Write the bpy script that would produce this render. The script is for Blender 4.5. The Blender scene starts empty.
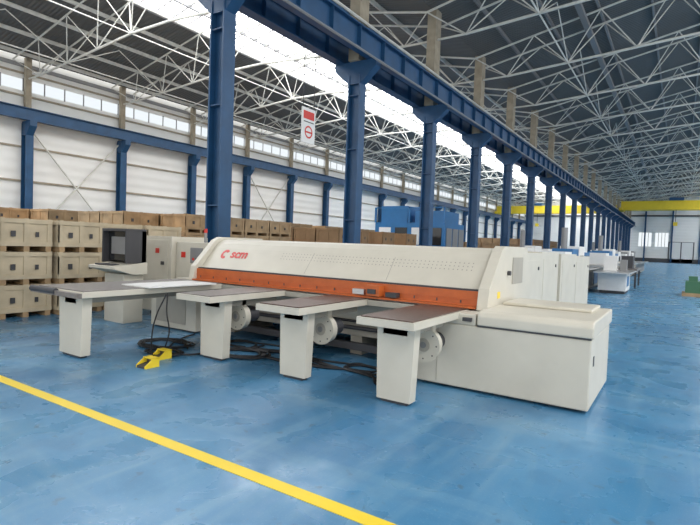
import bpy, math, random
from mathutils import Vector, Matrix
random.seed(7)
S=bpy.context.scene
# ---------------------------------------------------------------- materials
def mat(name,col,rough=.5,metal=0,noise=0,nscale=8,bump=0,spec=.5):
    m=bpy.data.materials.new(name); m.use_nodes=True
    nt=m.node_tree; b=nt.nodes['Principled BSDF']
    b.inputs['Roughness'].default_value=rough; b.inputs['Metallic'].default_value=metal
    b.inputs['Specular IOR Level'].default_value=spec
    c=(col[0],col[1],col[2],1)
    b.inputs['Base Color'].default_value=c
    tc=nt.nodes.new('ShaderNodeTexCoord'); n=nt.nodes.new('ShaderNodeTexNoise')
    n.inputs['Scale'].default_value=nscale; n.inputs['Detail'].default_value=4
    nt.links.new(tc.outputs['Object'],n.inputs['Vector'])
    r=nt.nodes.new('ShaderNodeValToRGB')
    k=max(noise,.03)
    r.color_ramp.elements[0].position=.3; r.color_ramp.elements[1].position=.7
    r.color_ramp.elements[0].color=(col[0]*(1-k),col[1]*(1-k),col[2]*(1-k),1)
    r.color_ramp.elements[1].color=(min(1,col[0]*(1+k*.5)),min(1,col[1]*(1+k*.5)),min(1,col[2]*(1+k*.5)),1)
    nt.links.new(n.outputs['Fac'],r.inputs['Fac']); nt.links.new(r.outputs['Color'],b.inputs['Base Color'])
    return m
def emis(name,col,s):
    m=bpy.data.materials.new(name); m.use_nodes=True; nt=m.node_tree
    for n in list(nt.nodes): nt.nodes.remove(n)
    o=nt.nodes.new('ShaderNodeOutputMaterial'); e=nt.nodes.new('ShaderNodeEmission')
    e.inputs['Color'].default_value=(*col,1); e.inputs['Strength'].default_value=s
    nt.links.new(e.outputs[0],o.inputs[0]); return m
def corrug(name,col,axis,scale,strength=.6,rough=.6,nz=.12):
    m=mat(name,col,rough,0,nz,.6)
    nt=m.node_tree; b=nt.nodes['Principled BSDF']
    tc=nt.nodes.new('ShaderNodeTexCoord'); w=nt.nodes.new('ShaderNodeTexWave')
    w.bands_direction=axis; w.inputs['Scale'].default_value=scale
    bp=nt.nodes.new('ShaderNodeBump'); bp.inputs['Strength'].default_value=strength; bp.inputs['Distance'].default_value=.06
    nt.links.new(tc.outputs['Object'],w.inputs['Vector']); nt.links.new(w.outputs['Fac'],bp.inputs['Height'])
    nt.links.new(bp.outputs[0],b.inputs['Normal']); return m
M={}
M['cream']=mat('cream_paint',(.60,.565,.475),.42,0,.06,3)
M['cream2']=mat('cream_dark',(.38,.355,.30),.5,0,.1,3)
M['slot']=mat('slot_shadow_grey',(.27,.25,.22),.6,0,.05,3)
M['orange']=mat('orange_paint',(.50,.115,.025),.4,0,.15,6)
M['top']=mat('table_brown',(.10,.062,.05),.4,0,.25,20)
M['topg']=mat('table_grey',(.19,.17,.155),.4,0,.2,20)
M['blue']=mat('steel_blue',(.014,.07,.165),.45,0,.2,2)
M['blue2']=mat('machine_blue',(.02,.15,.36),.4,0,.1,2)
M['black']=mat('black_rubber',(.012,.012,.014),.5)
M['dark']=mat('dark_grey',(.05,.05,.055),.5)
M['grey']=mat('mid_grey',(.25,.25,.25),.5,.2)
M['steel']=mat('bright_steel',(.6,.6,.6),.3,.8)
M['bar']=mat('truss_paint',(.66,.65,.59),.5,0,.15,3)
M['conc']=mat('beige_concrete',(.36,.31,.23),.8,0,.2,3)
M['yellow']=mat('yellow_paint',(.85,.62,.03),.45,0,.05,2)
M['red']=mat('red_paint',(.6,.03,.02),.4)
M['white']=mat('white_paint',(.75,.75,.73),.5)
M['ply']=mat('plywood',(.42,.28,.15),.75,0,.3,3)
M['ply2']=mat('pale_plywood',(.54,.45,.31),.75,0,.18,3)
M['card']=mat('cardboard',(.30,.18,.09),.8,0,.2,2)
M['green']=mat('green_paint',(.05,.16,.08),.5)
M['screen']=mat('screen_glass',(.02,.022,.025),.1)
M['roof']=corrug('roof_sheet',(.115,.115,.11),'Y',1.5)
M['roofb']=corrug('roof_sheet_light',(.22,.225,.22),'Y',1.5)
M['wall']=corrug('wall_siding',(.80,.795,.76),'Z',.5,.35,.6,.03)
M['plinth']=mat('plinth_grey',(.35,.35,.34),.8,0,.15,1)
M['sky']=emis('skylight_glass',(.97,.98,1),7.0)
M['win']=emis('window_daylight',(.9,.96,1),.75)
def floormat():
    m=bpy.data.materials.new('blue_epoxy_floor'); m.use_nodes=True; nt=m.node_tree; L=nt.links.new
    b=nt.nodes['Principled BSDF']; tc=nt.nodes.new('ShaderNodeTexCoord')
    def noise(s,d,det=5,vec=None):
        n=nt.nodes.new('ShaderNodeTexNoise'); n.inputs['Scale'].default_value=s; n.inputs['Detail'].default_value=det
        n.inputs['Distortion'].default_value=d; L(vec or tc.outputs['Object'],n.inputs['Vector']); return n
    def ramp(src,p0,c0,p1,c1):
        r=nt.nodes.new('ShaderNodeValToRGB'); r.color_ramp.elements[0].position=p0; r.color_ramp.elements[1].position=p1
        r.color_ramp.elements[0].color=(*c0,1); r.color_ramp.elements[1].color=(*c1,1); L(src,r.inputs['Fac']); return r
    def mixin(prev,fac,amt,col):
        mx=nt.nodes.new('ShaderNodeMixRGB'); mx.inputs[2].default_value=(*col,1)
        ml=nt.nodes.new('ShaderNodeMath'); ml.operation='MULTIPLY'; ml.inputs[1].default_value=amt
        L(fac,ml.inputs[0]); L(ml.outputs[0],mx.inputs[0]); L(prev,mx.inputs[1]); return mx.outputs[0]
    big=noise(.45,.8,9)
    base=ramp(big.outputs['Fac'],.38,(.045,.175,.33),.62,(.075,.245,.42))
    c=base.outputs[0]
    for sc,rot,am in(((.25,1.6,1),.1,.4),((1.8,.22,1),-.2,.35),((3.5,.5,1),.7,.3)):
        mp=nt.nodes.new('ShaderNodeMapping'); mp.inputs['Scale'].default_value=sc; mp.inputs['Rotation'].default_value=(0,0,rot); L(tc.outputs['Object'],mp.inputs['Vector'])
        st=noise(1.3,.8,10,mp.outputs[0]); sr=ramp(st.outputs['Fac'],.54,(0,0,0),.74,(1,1,1)); c=mixin(c,sr.outputs[0],am,(.24,.40,.50))
    md=noise(2.2,.4,10); mr=ramp(md.outputs['Fac'],.56,(0,0,0),.68,(1,1,1)); c=mixin(c,mr.outputs[0],.3,(.045,.14,.26))
    fn=noise(9,.3,8); fr=ramp(fn.outputs['Fac'],.63,(0,0,0),.70,(1,1,1)); c=mixin(c,fr.outputs[0],.5,(.06,.10,.14))
    gr=noise(60,.0,4); g2=ramp(gr.outputs['Fac'],.60,(0,0,0),.72,(1,1,1)); c=mixin(c,g2.outputs[0],.3,(.33,.44,.52))
    L(c,b.inputs['Base Color'])
    rr=ramp(md.outputs['Fac'],.35,(.20,.20,.20),.65,(.42,.42,.42)); L(rr.outputs[0],b.inputs['Roughness'])
    bp=nt.nodes.new('ShaderNodeBump'); bp.inputs['Strength'].default_value=.12; bp.inputs['Distance'].default_value=.05; L(md.outputs['Fac'],bp.inputs['Height']); L(bp.outputs[0],b.inputs['Normal'])
    return m
M['floor']=floormat()
# ---------------------------------------------------------------- builder
class B:
    def __init__(s,name): s.n=name; s.v=[]; s.f=[]; s.m=[]; s.ms=[]; s.sm=[]
    def mi(s,k):
        if k not in s.ms: s.ms.append(k)
        return s.ms.index(k)
    def add(s,vs,fs,k,smooth=False):
        o=len(s.v); s.v+= [tuple(v) for v in vs]; i=s.mi(k)
        for f in fs: s.f.append([o+a for a in f]); s.m.append(i); s.sm.append(smooth)
    def box(s,x0,x1,y0,y1,z0,z1,k):
        s.add([(x0,y0,z0),(x1,y0,z0),(x1,y1,z0),(x0,y1,z0),(x0,y0,z1),(x1,y0,z1),(x1,y1,z1),(x0,y1,z1)],
          [(0,3,2,1),(4,5,6,7),(0,1,5,4),(1,2,6,5),(2,3,7,6),(3,0,4,7)],k)
    def prism(s,pts,a0,a1,k,axis='x',smooth=False):
        n=len(pts)
        def P(a,p):
            return (a,p[0],p[1]) if axis=='x' else ((p[0],a,p[1]) if axis=='y' else (p[0],p[1],a))
        vs=[P(a0,p) for p in pts]+[P(a1,p) for p in pts]
        fs=[(i,(i+1)%n,n+(i+1)%n,n+i) for i in range(n)]
        fs+=[tuple(range(n))[::-1],tuple(range(n,2*n))]
        s.add(vs,fs,k,smooth)
    def cyl(s,p,q,r,k,seg=8,r2=None,caps=True):
        p=Vector(p);q=Vector(q); d=(q-p).normalized(); u=d.orthogonal().normalized(); w=d.cross(u)
        r2=r if r2 is None else r2
        vs=[]
        for c,R in((p,r),(q,r2)):
            for i in range(seg):
                a=2*math.pi*i/seg; vs.append(c+u*R*math.cos(a)+w*R*math.sin(a))
        s.add(vs,[(i,(i+1)%seg,seg+(i+1)%seg,seg+i) for i in range(seg)],k,seg>6)
        if caps: s.add(vs,[tuple(range(seg))[::-1],tuple(range(seg,2*seg))],k)
    def done(s,parent=None,bevel=0,name=None):
        me=bpy.data.meshes.new(s.n); me.from_pydata(s.v,[],s.f)
        for k in s.ms: me.materials.append(M[k])
        me.polygons.foreach_set('material_index',s.m); me.polygons.foreach_set('use_smooth',s.sm); me.update()
        import bmesh
        bm=bmesh.new(); bm.from_mesh(me)
        bmesh.ops.recalc_face_normals(bm,faces=bm.faces); bm.to_mesh(me); bm.free()
        o=bpy.data.objects.new(s.n,me); S.collection.objects.link(o)
        if bevel:
            md=o.modifiers.new('bevel','BEVEL'); md.width=bevel; md.segments=2; md.limit_method='ANGLE'; md.angle_limit=.6
        if parent: o.parent=parent
        return o
def empty(n):
    o=bpy.data.objects.new(n,None); S.collection.objects.link(o); return o
# ---------------------------------------------------------------- shell
XR=-9.5; XL=-32.6; XE=14.0; Y0=8.56; YF=128.0; YB=-12
def roofz(x):
    if x<XR: c=(XL+XR)/2; h=(XR-XL)/2
    else: c=(XR+XE)/2; h=(XE-XR)/2
    return 11.8+2.5*(1-abs(x-c)/h)
b=B('floor'); b.add([(XL-1,YB,0),(XE+1,YB,0),(XE+1,YF,0),(XL-1,YF,0)],[(0,1,2,3)],'floor'); b.done()
b=B('floor_marking_line'); b.box(-16,9,2.44,2.55,0.0,.004,'yellow'); b.done()
b=B('ceiling')
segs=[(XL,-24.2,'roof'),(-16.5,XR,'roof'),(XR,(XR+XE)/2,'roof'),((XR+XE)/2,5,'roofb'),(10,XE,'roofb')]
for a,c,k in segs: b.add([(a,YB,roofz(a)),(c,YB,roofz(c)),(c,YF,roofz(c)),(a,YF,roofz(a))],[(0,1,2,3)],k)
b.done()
RL=(XL+XR)/2
b=B('skylight_glazing')
for a,c in((-24.2,RL),(RL,-16.5),(5,10)):  # left-bay ridge glazing, plus an unseen right-bay strip added to light the hall
    b.add([(a,YB,roofz(a)+.1),(c,YB,roofz(c)+.1),(c,YF,roofz(c)+.1),(a,YF,roofz(a)+.1)],[(0,1,2,3)],'sky')
b.done()
b=B('skylight_frame')
for x in (-24.2,-22.6,RL,-19.5,-18,-16.5,5,6.7,8.3,10): b.box(x-.07,x+.07,YB,YF,roofz(x)-.10,roofz(x)+.06,'grey')  # bars of the ridge glazing and of the added right-bay light strip
y=YB
while y<YF:
    for a,c in((-24.2,RL),(RL,-16.5),(5,10)): b.cyl((a,y,roofz(a)),(c,y,roofz(c)),.06,'grey',4,caps=False)
    y+=1.0
b.done()
b=B('roof_purlins')
for i in range(0,24):
    x=XL+.6+i*2.02
    if abs(x-XR)<.3: continue
    b.box(x-.045,x+.045,YB,YF,roofz(x)-.22,roofz(x)-.03,'bar' if x<XR else 'grey')
b.box(-4.45,-4.2,YB,YF,12.35,12.55,'grey')
b.done()
b=B('roof_trusses')
frames=[Y0+6*k for k in range(-3,20)]
for y in frames:
    for xa,xb in((XL,XR),(XR,XE)):
        n=8; dx=(xb-xa)/n
        def bz(x): return 10.5+.35*(roofz(x)-11.8)
        bot=[Vector((xa+dx*(i+.5),y,bz(xa+dx*(i+.5)))) for i in range(n)]
        for a,c in zip(bot[:-1],bot[1:]): b.cyl(a,c,.06,'bar',6,caps=False)
        b.cyl((xa,y,10.6),bot[0],.05,'bar',6,caps=False); b.cyl((xb,y,10.6),bot[-1],.05,'bar',6,caps=False)
        for dy in(-.8,.8):
            t=[Vector((xa+dx*i,y+dy,roofz(xa+dx*i+(-.001 if i==n else .001))-.3)) for i in range(n+1)]
            for a,c in zip(t[:-1],t[1:]): b.cyl(a,c,.05,'bar',6,caps=False)
            for i in range(n):
                b.cyl(t[i],bot[i],.028,'bar',5,caps=False); b.cyl(bot[i],t[i+1],.028,'bar',5,caps=False)
        for i in (1,3,6):
            x=bot[i].x
            b.cyl(bot[i],(x,y+6,bz(x)),.035,'bar',5,caps=False)
            if i!=3:
                b.cyl(bot[i],(x,y+3,roofz(x)-.25),.026,'bar',5,caps=False)
                b.cyl((x,y+6,bz(x)),(x,y+3,roofz(x)-.25),.026,'bar',5,caps=False)
b.done()
b=B('wall_left')
b.box(XL-.5,XL-.35,YB,YF,0,11.9,'wall'); b.box(XL-.35,XL-.3,YB,YF,0,1.0,'plinth')
b.done()
b=B('trim_left')
for z in(2.6,4.6,6.6,9.6,10.9): b.box(XL-.34,XL-.24,YB,YF,z,z+.10,'conc')
b.box(XL-.34,XL-.2,YB,YF,11.3,11.5,'grey')
b.done()
b=B('window_1'); b.box(XL-.34,XL-.31,YB,YF,9.95,10.6,'win')
y=YB
while y<YF: b.box(XL-.31,XL-.28,y,y+.07,9.9,10.65,'grey'); y+=1.2
b.done()
b=B('wall_far')
b.box(XL-.5,XE+.5,YF,YF+.2,0,11.9,'wall')
for c,h in(((XL+XR)/2,(XR-XL)/2),((XR+XE)/2,(XE-XR)/2)):
    b.prism([(c-h,11.9),(c+h,11.9),(c,14.3)],YF,YF+.2,'wall','y')
b.done()
b=B('window_2')
for i in range(7):
    if i in(2,3): continue
    x=-8+i*3.1; b.box(x,x+2.4,YF-.06,YF-.01,3.4,6.4,'win')
    for j in range(1,4): b.box(x+j*.6-.04,x+j*.6+.04,YF-.1,YF-.06,3.4,6.4,'dark')
b.done()
b=B('door_1')
b.box(-2.4,2.2,YF-.15,YF-.02,0,4.5,'dark'); b.box(-2.2,-.2,YF-.2,YF-.15,.1,4.4,'white'); b.box(0,2,YF-.2,YF-.15,.1,4.4,'white')
b.done()
b=B('trim_far'); b.box(XR,XE,YF-.2,YF-.02,0,.9,'dark'); b.box(XL,XE,YF-.3,YF-.02,9.9,10.2,'dark')
for i in range(5): b.box(-7+i*5,-6.7+i*5,YF-.35,YF-.03,0,11.5,'blue')
b.done()
b=B('wall_right'); b.box(XE+.35,XE+.5,30,YF,0,11.9,'wall')
b.done()
# ---------------------------------------------------------------- columns
def col(y):
    b=B('steel_column'); x=XR
    b.box(x-.24,x-.19,y-.19,y+.19,0,7.3,'blue'); b.box(x+.19,x+.24,y-.19,y+.19,0,7.3,'blue'); b.box(x-.19,x+.19,y-.03,y+.03,0,7.3,'blue')
    b.box(x-.42,x+.42,y-.38,y+.38,0,.04,'blue')
    for z in(2.4,4.8,6.6): b.box(x-.19,x+.19,y-.17,y+.17,z,z+.03,'blue')
    b.prism([(x-.24,7.0),(x+.24,7.0),(x+.82,7.52),(x+.82,7.75),(x-.82,7.75),(x-.82,7.52)],y-.16,y+.16,'blue','y')
    b.box(x-.2,x+.2,y-.28,y+.28,7.75,12.0,'conc')
    b.done()
for k in range(-2,20): col(Y0+6*k)
b=B('crane_runway_beam')
for x in(XR-.62,XR+.62):
    b.box(x-.17,x+.17,YB,YF-.5,7.75,7.79,'blue'); b.box(x-.17,x+.17,YB,YF-.5,8.46,8.5,'blue'); b.box(x-.02,x+.02,YB,YF-.5,7.79,8.46,'blue')
    b.box(x-.04,x+.04,YB,YF-.5,8.5,8.58,'dark')
    y=YB
    while y<YF-1: b.box(x-.16,x+.16,y,y+.02,7.79,8.46,'blue'); y+=1.5
b.cyl((XR+.95,YB,7.6),(XR+.95,YF-1,7.6),.04,'grey',6)
b.done()
b=B('cable_tray'); b.box(XR-.32,XR-.24,YB,YF-1,9.2,9.4,'blue'); b.cyl((XR+.3,YB,9.0),(XR+.3,YF-1,9.0),.05,'bar',6); b.done()
b=B('wall_crane_beam')
b.box(XL+.35,XL+.7,YB,YF-.5,8.1,8.14,'blue'); b.box(XL+.5,XL+.54,YB,YF-.5,8.14,8.76,'blue'); b.box(XL+.35,XL+.7,YB,YF-.5,8.76,8.8,'blue')
b.done()
for k in range(-2,20):
    y=Y0+6*k; b=B('wall_column'); x=XL
    b.box(x-.22,x-.18,y-.22,y+.22,0,8,'blue'); b.box(x+.26,x+.3,y-.22,y+.22,0,8,'blue'); b.box(x-.18,x+.26,y-.03,y+.03,0,8,'blue')
    b.prism([(x-.2,7.3),(x+.3,7.3),(x+.75,7.8),(x+.75,8.1),(x-.2,8.1)],y-.2,y+.2,'blue','y')
    b.box(x-.15,x+.15,y-.15,y+.15,8.1,11.8,'conc'); b.done()
b=B('wall_bracing')
for k in(1,4,8):
    y=Y0+6*k; b.cyl((XL-.1,y,1),(XL-.1,y+6,8),.05,'bar',6); b.cyl((XL-.1,y,8),(XL-.1,y+6,1),.05,'bar',6)
b.done()
def crane(xa,xb,y):
    b=B('overhead_crane')
    for dy in(0,1.8):
        b.box(xa+.2,xb-.2,y+dy,y+dy+.5,8.95,10.4,'yellow')
    for x in(xa,xb-.5): b.box(x,x+.5,y-.8,y+3.1,8.82,9.3,'yellow')
    b.box(xa+7,xa+9,y-.1,y+2.4,10.4,10.9,'blue'); b.cyl((xa+8,y+1.15,9.85),(xa+8,y+1.15,7.0),.04,'dark',6)
    b.box(xa+7.7,xa+8.3,y+.95,y+1.35,6.4,7.0,'yellow'); b.done()
crane(XR+.45,XE-.3,96); crane(XL+.4,XR-.45,103)
# ---------------------------------------------------------------- panel saw
saw=empty('panel_saw')
HL=-6.95
b=B('beam_housing')
prof=[(5.92,1.11),(6.19,1.45),(6.27,1.53),(6.37,1.585),(6.5,1.61),(7.3,1.61),(7.36,1.55),(7.36,.5),(6.12,.5),(5.96,.9)]
b.prism(prof,HL,-1.97,'cream')
b.done(saw,.008)
def onslope(z): return 5.92+(z-1.11)*(.27/.34)
b=B('housing_end_cap')
prof2=[(5.74,.88),(5.79,1.13),(6.14,1.49),(6.22,1.58),(6.36,1.64),(7.42,1.64),(7.45,1.6),(7.45,.88)]
b.prism(prof2,-1.97,-1.84,'cream'); b.prism(prof2,HL-.12,HL,'cream')
b.box(-1.838,-1.832,6.7,7.2,1.15,1.5,'cream2'); b.cyl((-1.84,6.5,1.3),(-1.80,6.5,1.3),.03,'dark',10)
b.box(-1.842,-1.835,6.1,6.2,1.0,1.08,'yellow')
b.done(saw,.012)
b=B('ventilation_slots')
for r in range(3):
    z=1.32+r*.042
    x=-5.3
    while x<-2.15:
        b.add([(x,onslope(z)-.002,z),(x+.012,onslope(z)-.002,z),(x+.012,onslope(z+.012)-.002,z+.012),(x,onslope(z+.012)-.002,z+.012)],[(0,1,2,3)],'slot'); x+=.06
for x in(-4.7,-3.3): b.add([(x,onslope(1.13)-.003,1.13),(x+.006,onslope(1.13)-.003,1.13),(x+.006,onslope(1.44)-.003,1.44),(x,onslope(1.44)-.003,1.44)],[(0,1,2,3)],'slot')
b.done(saw)
b=B('pressure_beam')
b.box(HL,-1.98,5.82,5.92,.90,1.09,'orange'); b.box(HL,-1.98,5.72,5.90,.892,.915,'orange')
b.box(HL,-1.98,5.85,5.94,1.09,1.11,'dark')
b.box(HL,-1.98,5.812,5.82,.985,.995,'orange')
x=HL+.1
while x<-2.1: b.box(x,x+.015,5.814,5.82,.94,.975,'dark'); x+=.31
b.box(-3.45,-3.25,5.68,5.82,.93,1.07,'orange'); b.box(-3.7,-3.52,5.74,5.82,.93,1.0,'steel'); b.box(-3.18,-3.02,5.72,5.82,.93,.99,'dark'); b.box(-3.42,-3.3,5.66,5.68,.96,1.02,'dark')
b.box(HL,-1.98,5.88,6.3,.86,.89,'steel')
b.done(saw)
cu=bpy.data.curves.new('lettering','FONT'); cu.body='scm'; cu.size=.24; cu.extrude=.003; cu.offset=.007
t=bpy.data.objects.new('lettering',cu); S.collection.objects.link(t); t.data.materials.append(M['red'])
ang=math.atan2(.34,.27); t.rotation_euler=(ang,0,0); t.location=(-6.42,onslope(1.30)-.006,1.30); t.parent=saw
b=B('logo_mark')
n=14; c=Vector((-6.57,0,1.35)); a0,a1=.6,5.2
for i in range(n):
    A=a0+(a1-a0)*i/n; A2=a0+(a1-a0)*(i+1)/n; vs=[]
    for aa,R in((A,.09),(A2,.09),(A2,.04),(A,.04)):
        z=c.z+R*math.sin(aa)*.85; vs.append((c.x+R*math.cos(aa),onslope(z)-.006,z))
    b.add(vs,[(0,1,2,3)],'red')
b.done(saw)
b=B('machine_base')
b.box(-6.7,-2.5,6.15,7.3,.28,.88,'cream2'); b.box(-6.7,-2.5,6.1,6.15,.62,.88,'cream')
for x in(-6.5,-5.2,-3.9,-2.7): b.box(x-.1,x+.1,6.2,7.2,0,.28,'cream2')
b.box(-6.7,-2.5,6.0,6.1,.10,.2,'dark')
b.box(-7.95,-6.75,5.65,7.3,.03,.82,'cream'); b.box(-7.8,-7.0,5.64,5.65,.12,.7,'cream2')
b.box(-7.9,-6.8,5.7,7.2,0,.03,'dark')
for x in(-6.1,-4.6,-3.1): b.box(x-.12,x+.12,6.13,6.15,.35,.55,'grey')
b.cyl((-6.7,6.1,.4),(-2.5,6.1,.4),.03,'dark',8); b.cyl((-6.7,6.08,.5),(-2.5,6.08,.5),.02,'black',8)
b.done(saw,.008)
b=B('end_cabinet')
b.box(-2.55,-.69,5.42,6.9,.03,.74,'cream'); b.box(-2.5,-.75,5.5,6.85,0,.03,'dark')
b.box(-2.55,-1.86,5.42,6.9,.74,.87,'cream')
b.prism([(5.40,.755),(5.40,.86),(5.43,.90),(5.5,.92),(6.93,.92),(6.93,.755)],-1.84,-.67,'cream')
b.box(-1.8,-.8,6.2,6.9,.92,.96,'cream')
b.done(saw,.018)
b=B('cabinet_details')
b.box(-1.84,-.69,5.412,5.42,.738,.757,'dark'); b.box(-.692,-.685,5.6,5.66,.45,.55,'dark'); b.box(-2.0,-1.9,5.38,5.42,.79,.83,'dark')
b.box(-2.3,-2.296,5.412,5.42,.06,.74,'cream2')
b.done(saw)
b=B('rear_enclosure')
for i,(ya,yb,z,xr) in enumerate(((7.5,8.9,1.56,-1.95),(8.98,10.4,1.58,-1.98),(10.5,12.2,1.55,-1.95),(12.4,14.5,1.5,-2.0))):
    b.box(-4.5,xr,ya,yb,.1,z,'cream'); b.box(-4.4,xr-.1,ya+.05,yb-.05,0,.1,'dark')
    b.box(xr,xr+.006,ya+.15,yb-.15,.3,z-.12,'cream')
    b.cyl((xr,yb-.3,z-.25),(xr+.02,yb-.3,z-.25),.03,'dark',10)
b.box(-7.5,-4.6,7.5,11,.75,.9,'topg')
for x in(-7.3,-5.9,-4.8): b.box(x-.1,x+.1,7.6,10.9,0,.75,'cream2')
b.done(saw,.01)
def table(n,x0,x1,y0,y1,lx0,lx1,ly,topk,blow=None):
    b=B('air_table_%d'%n)
    b.box(x0,x1,y0,y1,.80,.875,'cream'); b.box(x0+.03,x1-.03,y0+.03,y1,.875,.888,topk)
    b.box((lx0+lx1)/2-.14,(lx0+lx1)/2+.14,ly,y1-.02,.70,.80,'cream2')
    b.prism([(lx0-.02,.80),(lx1+.03,.80),(lx1,.03),(lx0,.03)],ly,ly+.13,'cream','y')
    b.box(lx0+.04,lx1-.04,ly+.02,ly+.11,0,.03,'dark')
    if blow:
        bx,by,bz=blow
        b.cyl((bx,by,bz),(bx,by+.1,bz),.175,'cream',28); b.cyl((bx,by-.012,bz),(bx,by,bz),.19,'cream',28)
        b.cyl((bx,by-.03,bz),(bx,by-.012,bz),.035,'grey',16); b.cyl((bx,by-.02,bz),(bx,by-.012,bz),.075,'cream2',20)
        for i in range(8):
            a=i*math.pi/4; b.box(bx+.15*math.cos(a)-.008,bx+.15*math.cos(a)+.008,by-.016,by-.012,bz+.15*math.sin(a)-.008,bz+.15*math.sin(a)+.008,'dark')
        b.box(bx-.09,bx+.09,by+.01,by+.09,bz+.1,.80,'cream'); b.cyl((bx,by+.1,bz),(bx,by+.35,bz),.1,'dark',16)
    b.done(saw,.006)
table(1,-7.38,-6.2,3.42,5.74,-6.88,-6.36,3.5,'topg')
table(2,-5.5,-4.86,4.28,5.74,-5.38,-4.96,4.6,'topg',(-5.12,5.0,.54))
table(3,-4.08,-3.44,4.28,5.74,-3.92,-3.55,4.55,'top',(-3.66,5.0,.54))
table(4,-2.70,-2.06,4.28,5.74,-2.56,-2.18,4.5,'top',(-2.30,5.05,.53))
b=B('table_roller'); b.cyl((-7.38,3.38,.85),(-6.75,3.38,.85),.04,'dark',12)
b.box(-7.38,-6.2,3.36,3.42,.80,.86,'topg'); b.done(saw)
b=B('white_panel'); b.box(-6.75,-6.1,4.3,5.5,.889,.905,'white'); b.done(saw)
b=B('front_fence_rail'); b.box(-7.4,-2.1,5.70,5.80,.80,.87,'cream2'); b.box(-7.4,HL-.12,5.76,6.4,.80,.9,'cream'); b.done(saw)
b=B('electric_cabinet')
b.box(-9.3,-8.4,6.4,7.3,.1,1.62,'cream'); b.box(-8.38,-7.3,6.5,7.3,.1,1.52,'cream'); b.box(-9.25,-7.4,6.55,7.2,0,.1,'dark')
b.box(-9.2,-8.5,6.385,6.4,.3,1.55,'cream'); b.box(-8.7,-8.6,6.37,6.385,1.05,1.12,'dark')
b.box(-8.22,-8.1,6.485,6.5,1.22,1.33,'red'); b.box(-7.95,-7.6,6.485,6.5,1.12,1.42,'grey'); b.box(-8.88,-8.76,6.375,6.385,1.28,1.38,'red')
for i in range(3): b.cyl((-7.85+i*.1,6.485,1.2),(-7.85+i*.1,6.47,1.2),.025,['red','dark','yellow'][i],10)
b.cyl((-8.0,6.9,1.52),(-8.0,6.9,1.72),.03,'grey',8); b.cyl((-8.0,6.9,1.72),(-8.0,6.9,1.8),.035,'red',8)
b.done(saw,.01)
b=B('control_console')
cx,cy=-8.72,5.5
b.box(cx-.36,cx+.36,cy,cy+.06,1.14,1.68,'screen')
b.box(cx-.38,cx+.38,cy-.12,cy+.3,1.68,1.73,'dark'); b.box(cx-.38,cx-.35,cy-.12,cy+.3,1.1,1.7,'dark'); b.box(cx+.35,cx+.38,cy-.12,cy+.3,1.1,1.7,'dark')
b.box(cx-.38,cx+.38,cy+.2,cy+.3,1.1,1.7,'dark'); b.box(cx-.25,cx+.25,cy-.012,cy,1.26,1.58,'grey')
b.prism([(cy-.35,1.0),(cy-.35,1.05),(cy+.3,1.12),(cy+.3,.9),(cy,.9)],cx-.42,cx+.42,'cream')
b.box(cx-.3,cx+.3,cy-.1,cy+.3,0,.9,'cream'); b.box(cx-.3,cx+.2,cy-.3,cy-.12,1.06,1.085,'dark')
b.done(saw,.006)
# cables, pedals
def cable(name,pts,r=.012):
    cu=bpy.data.curves.new(name,'CURVE'); cu.dimensions='3D'; cu.bevel_depth=r; cu.bevel_resolution=2
    sp=cu.splines.new('BEZIER'); sp.bezier_points.add(len(pts)-1)
    for p,q in zip(sp.bezier_points,pts): p.co=q; p.handle_left_type=p.handle_right_type='AUTO'
    cu.materials.append(M['black']); o=bpy.data.objects.new(name,cu); S.collection.objects.link(o); return o
def coil(cx,cy,n,R,r=.012):
    pts=[]
    for i in range(n*8):
        a=i*math.pi/4; rr=R*(.7+.5*random.random())
        pts.append((cx+rr*math.cos(a)*1.4,cy+rr*math.sin(a)*.9,.015+.004*(i//8)+random.random()*.01))
    return cable('power_cable_coil',pts,r)
coil(-5.05,5.05,6,.28); coil(-4.55,5.3,4,.26); coil(-6.3,4.75,6,.30); coil(-5.9,4.4,4,.2); coil(-5.5,5.5,3,.25); coil(-3.3,5.45,3,.2)
for o in(0,.07,.16,.22):
    cable('floor_cable',[(-5.2,5.2+o,.018),(-4.5,5.5+o*.4,.018),(-3.9,5.15+o,.018),(-3.2,5.35-o*.5,.018),(-2.7,4.95+o,.018),(-2.6,5.3,.018)],.013)
cable('floor_cable',[(-5.6,5.7,.015),(-4.9,5.8,.015),(-4.1,5.5,.015),(-3.3,5.6,.015),(-2.7,5.4,.015)],.014)
cable('floor_cable',[(-5.65,4.0,.05),(-6.0,4.5,.015),(-6.4,5.0,.02),(-6.7,5.6,.015)],.012)
cable('floor_cable',[(-5.8,4.3,.05),(-5.5,4.6,.015),(-5.6,5.0,.02),(-6.2,5.5,.015)],.012)
cable('pedal_cable',[(-5.5,3.95,.06),(-5.75,4.1,.2),(-5.95,4.3,.5),(-6.0,4.5,.8)],.01)
cable('pedal_cable',[(-5.8,4.35,.1),(-5.92,4.5,.3),(-5.98,4.5,.55),(-6.1,4.6,.8)],.01)
def pedal(x,y,k):
    b=B('foot_pedal'); b.prism([(y-.10,0),(y-.10,.025),(y+.04,.05),(y+.04,.10),(y+.10,.10),(y+.10,0)],x-.075,x+.075,'dark')
    b.prism([(y-.10,0),(y-.10,.03),(y+.0,.10),(y+.10,.11),(y+.10,0)],x-.09,x-.075,k); b.prism([(y-.10,0),(y-.10,.03),(y+.0,.10),(y+.10,.11),(y+.10,0)],x+.075,x+.09,k)
    b.box(x-.09,x+.09,y,y+.10,.10,.115,k); b.done()
pedal(-5.42,3.82,'yellow'); pedal(-5.68,4.2,'yellow')
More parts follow.
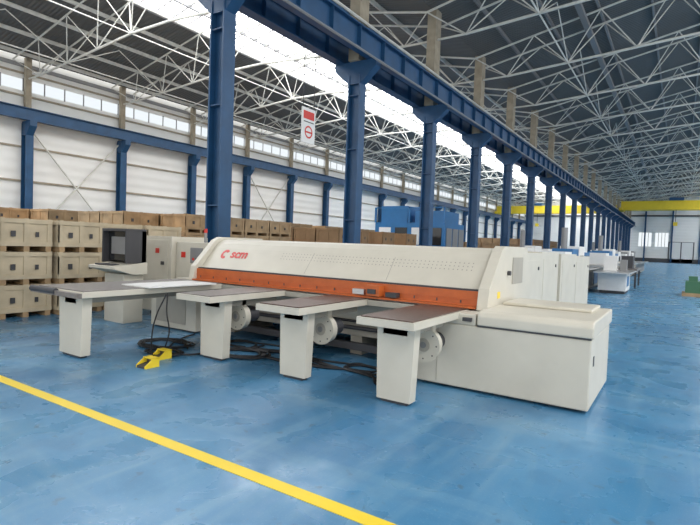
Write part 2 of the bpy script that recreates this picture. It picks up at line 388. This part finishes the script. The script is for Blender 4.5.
# ---------------------------------------------------------------- crates
def crate(b,x,y,z,w,d,h,k):
    b.box(x+.02,x+w-.02,y+.02,y+d-.02,z+.1,z+h-.01,k)
    for i in range(3):
        yy=y+.02+i*(d-.14)/2; b.box(x,x+w,yy,yy+.1,z,z+.1,'ply')
    for i in (0,.5,1):
        yy=y+i*(d-.09); b.box(x+w-.02,x+w,yy,yy+.09,z+.1,z+h,k)
        xx=x+i*(w-.09); b.box(xx,xx+.09,y,y+.02,z+.1,z+h,k)
    for zz in(z+.1,z+h-.09):
        b.box(x+w-.02,x+w+.01,y,y+d,zz,zz+.08,k); b.box(x,x+w,y-.01,y+.02,zz,zz+.08,k)
    b.box(x+w,x+w+.012,y+d*.25-.04,y+d*.25+.04,z+h*.45,z+h*.62,'dark')
    b.box(x+w,x+w+.012,y+d*.7-.03,y+d*.7+.03,z+h*.45,z+h*.6,'dark')
def stack(x,y,nx,ny,nz,w,d,h,k,kk=None):
    b=B('wooden_crate_stack')
    for i in range(nx):
        for j in range(ny):
            nn=nz-(1 if random.random()<.2 and nz>2 and kk is None else 0)
            for l in range(nn): crate(b,x-(i+1)*(w+.05),y+j*(d+.04),l*h,w,d,h,(kk[l] if kk else k))
    b.done()
for j in range(7): stack(-10.1-.12*(j%2),1.2+j*.98,1,1,3,1.0,.92,.62,'ply',['ply2','ply2','ply2'])
stack(-12.3,2.0,2,5,3,1.1,1.2,.62,'ply2')
stack(-13.5,9.5,3,5,4,1.3,1.3,.60,'ply'); stack(-19,8,3,9,4,1.3,1.2,.62,'ply'); stack(-25,9,3,12,4,1.4,1.2,.64,'ply')
stack(-12,17.5,3,6,3,1.2,1.2,.75,'card'); stack(-18,21,3,8,4,1.3,1.2,.66,'ply'); stack(-11.5,38,4,8,3,1.3,1.2,.7,'card')
stack(-25,26,3,14,4,1.3,1.3,.7,'card'); stack(-13,54,5,10,4,1.3,1.3,.7,'card')
b=B('stacked_panels')
for i in range(2):
    x=-12.1-i*.9
    for j in range(8): b.box(x,x+.75,9+.02*j,11.5-.03*j,.1+j*.2,.1+j*.2+.17,['card','ply','ply2','grey','card','white','card','ply'][(i*3+j)%8])
    b.box(x,x+.75,9,11.4,0,.1,'ply')
b.done()
b=B('blue_press_machine')
x0,y0=-15.9,27
b.box(x0,x0+4.6,y0,y0+3,0,3.0,'blue2'); b.box(x0+.3,x0+2.1,y0+.2,y0+2.6,3.0,4.0,'blue2'); b.box(x0+2.6,x0+4.4,y0+.2,y0+2.6,3.0,3.7,'blue2')
for i in range(4): b.box(x0+.3+i*1.1,x0+1.1+i*1.1,y0-.03,y0,1.7,2.7,'screen' if i%2 else 'white')
for i in range(3): b.box(x0+4.6,x0+4.63,y0+.2+i*.95,y0+1.0+i*.95,1.6,2.7,'grey')
for x in(x0,x0+2.3,x0+4.5): b.box(x,x+.1,y0-.1,y0,3.0,3.9,'blue2')
b.box(x0,x0+4.6,y0-.1,y0-.05,3.85,3.9,'blue2')
b.done()
b=B('hanging_sign')
x,y=-10.12,12.75
b.box(x-.02,x+.02,y-.33,y+.33,4.75,5.85,'white')
b.box(x+.02,x+.025,y-.27,y+.27,5.5,5.75,'red')
for i in range(14):
    a=2*math.pi*i/14;a2=a+2*math.pi/14
    b.add([(x+.026,y+.2*math.cos(a),5.1+.2*math.sin(a)),(x+.026,y+.2*math.cos(a2),5.1+.2*math.sin(a2)),(x+.026,y+.15*math.cos(a2),5.1+.15*math.sin(a2)),(x+.026,y+.15*math.cos(a),5.1+.15*math.sin(a))],[(0,1,2,3)],'red')
b.box(x+.02,x+.026,y-.15,y+.15,5.07,5.12,'red'); b.box(x+.02,x+.025,y-.25,y+.25,5.4,5.43,'dark')
b.cyl((x,y-.28,5.85),(x,y-.28,7.75),.012,'dark',6); b.cyl((x,y+.28,5.85),(x,y+.28,7.75),.012,'dark',6)
b.done()
def edgeb(x,y,L,w,k,k2='white'):
    b=B('edge_banding_machine')
    b.box(x,x+w,y,y+L,.15,.95,'cream2'); b.box(x+.1,x+w-.2,y+.1,y+L-.1,0,.15,'dark')
    n=int(L/1.6)
    for i in range(n):
        b.box(x+.1,x+w*.6,y+i*1.6+.08,y+i*1.6+1.5,.95,1.6+.25*((i*7)%3)/2,k if i%2 else k2); b.box(x+w*.6,x+w*.6+.02,y+i*1.6+.3,y+i*1.6+1.2,1.05,1.45,'screen')
        b.box(x+w,x+w+.02,y+i*1.6+.2,y+i*1.6+1.3,.25,.8,'grey' if i%2 else k)
    b.box(x+w*.7,x+w+.3,y,y+L,.95,1.0,'steel'); b.cyl((x+.5,y+2,1.6),(x+.5,y+2,2.6),.12,'grey',12)
    b.done(None,.01)
edgeb(-4.6,20.5,7,1.5,'blue2','white'); edgeb(-4.4,30.2,9,1.7,'blue2'); edgeb(-4.5,42,10,1.8,'grey','white'); edgeb(-7.2,24,8,1.4,'white'); edgeb(-7.4,50,12,1.8,'blue2')
b=B('sliding_table_saw')
b.box(-2.75,-1.75,22.5,24.2,.12,.82,'white'); b.box(-2.7,-1.8,22.6,24.1,0,.12,'dark'); b.box(-2.85,-1.6,21.8,25.4,.82,.88,'steel')
b.box(-2.7,-2.2,23.6,24.1,.88,1.5,'white'); b.box(-2.1,-1.85,23.7,24.0,.88,1.35,'grey'); b.box(-1.745,-1.735,22.8,23.6,.3,.7,'blue2')
b.done(None,.01)
b=B('work_bench')
b.box(-2.6,-1.7,27.2,29.9,.8,.9,'topg')
for x in(-2.55,-1.8):
    for y in(27.3,29.7): b.box(x,x+.08,y,y+.08,0,.8,'dark')
b.box(-2.4,-1.9,27.5,28.3,.9,1.5,'dark'); b.done()
b=B('pallet_of_parts')
for i in range(3): b.box(.1,1.7,24+i*.5,24.2+i*.5,0,.1,'ply')
b.box(.1,1.7,24,25.3,.1,.14,'ply'); b.box(.2,.8,24.1,25.1,.14,.6,'green'); b.box(.9,1.6,24.1,25.2,.14,.85,'dark'); b.box(.3,.6,24.2,24.6,.6,.8,'green'); b.done()
b=B('safety_railing')
for i in range(8): b.cyl((-8.0,64+i*3,0),(-8.0,64+i*3,1.1),.04,'yellow',6)
b.cyl((-8.0,64,1.1),(-8.0,85,1.1),.04,'yellow',6); b.done()
# ---------------------------------------------------------------- light
w=bpy.data.worlds.new('World'); S.world=w; w.use_nodes=True
bg=w.node_tree.nodes['Background']; bg.inputs[0].default_value=(1,.99,.97,1); bg.inputs[1].default_value=1.25
S.view_settings.view_transform='Standard'; S.view_settings.look='None'; S.view_settings.exposure=.42
# ---------------------------------------------------------------- camera
cam=bpy.data.cameras.new('camera'); co=bpy.data.objects.new('camera',cam); S.collection.objects.link(co)
cam.sensor_width=36; cam.lens=505/700*36; cam.clip_end=500
R=Matrix.Rotation(math.radians(33.2),4,'Z')@Matrix.Rotation(math.radians(90-2.1),4,'X')@Matrix.Rotation(math.radians(2.06),4,'Z')
co.matrix_world=Matrix.Translation((0,0,1.6))@R
S.camera=co
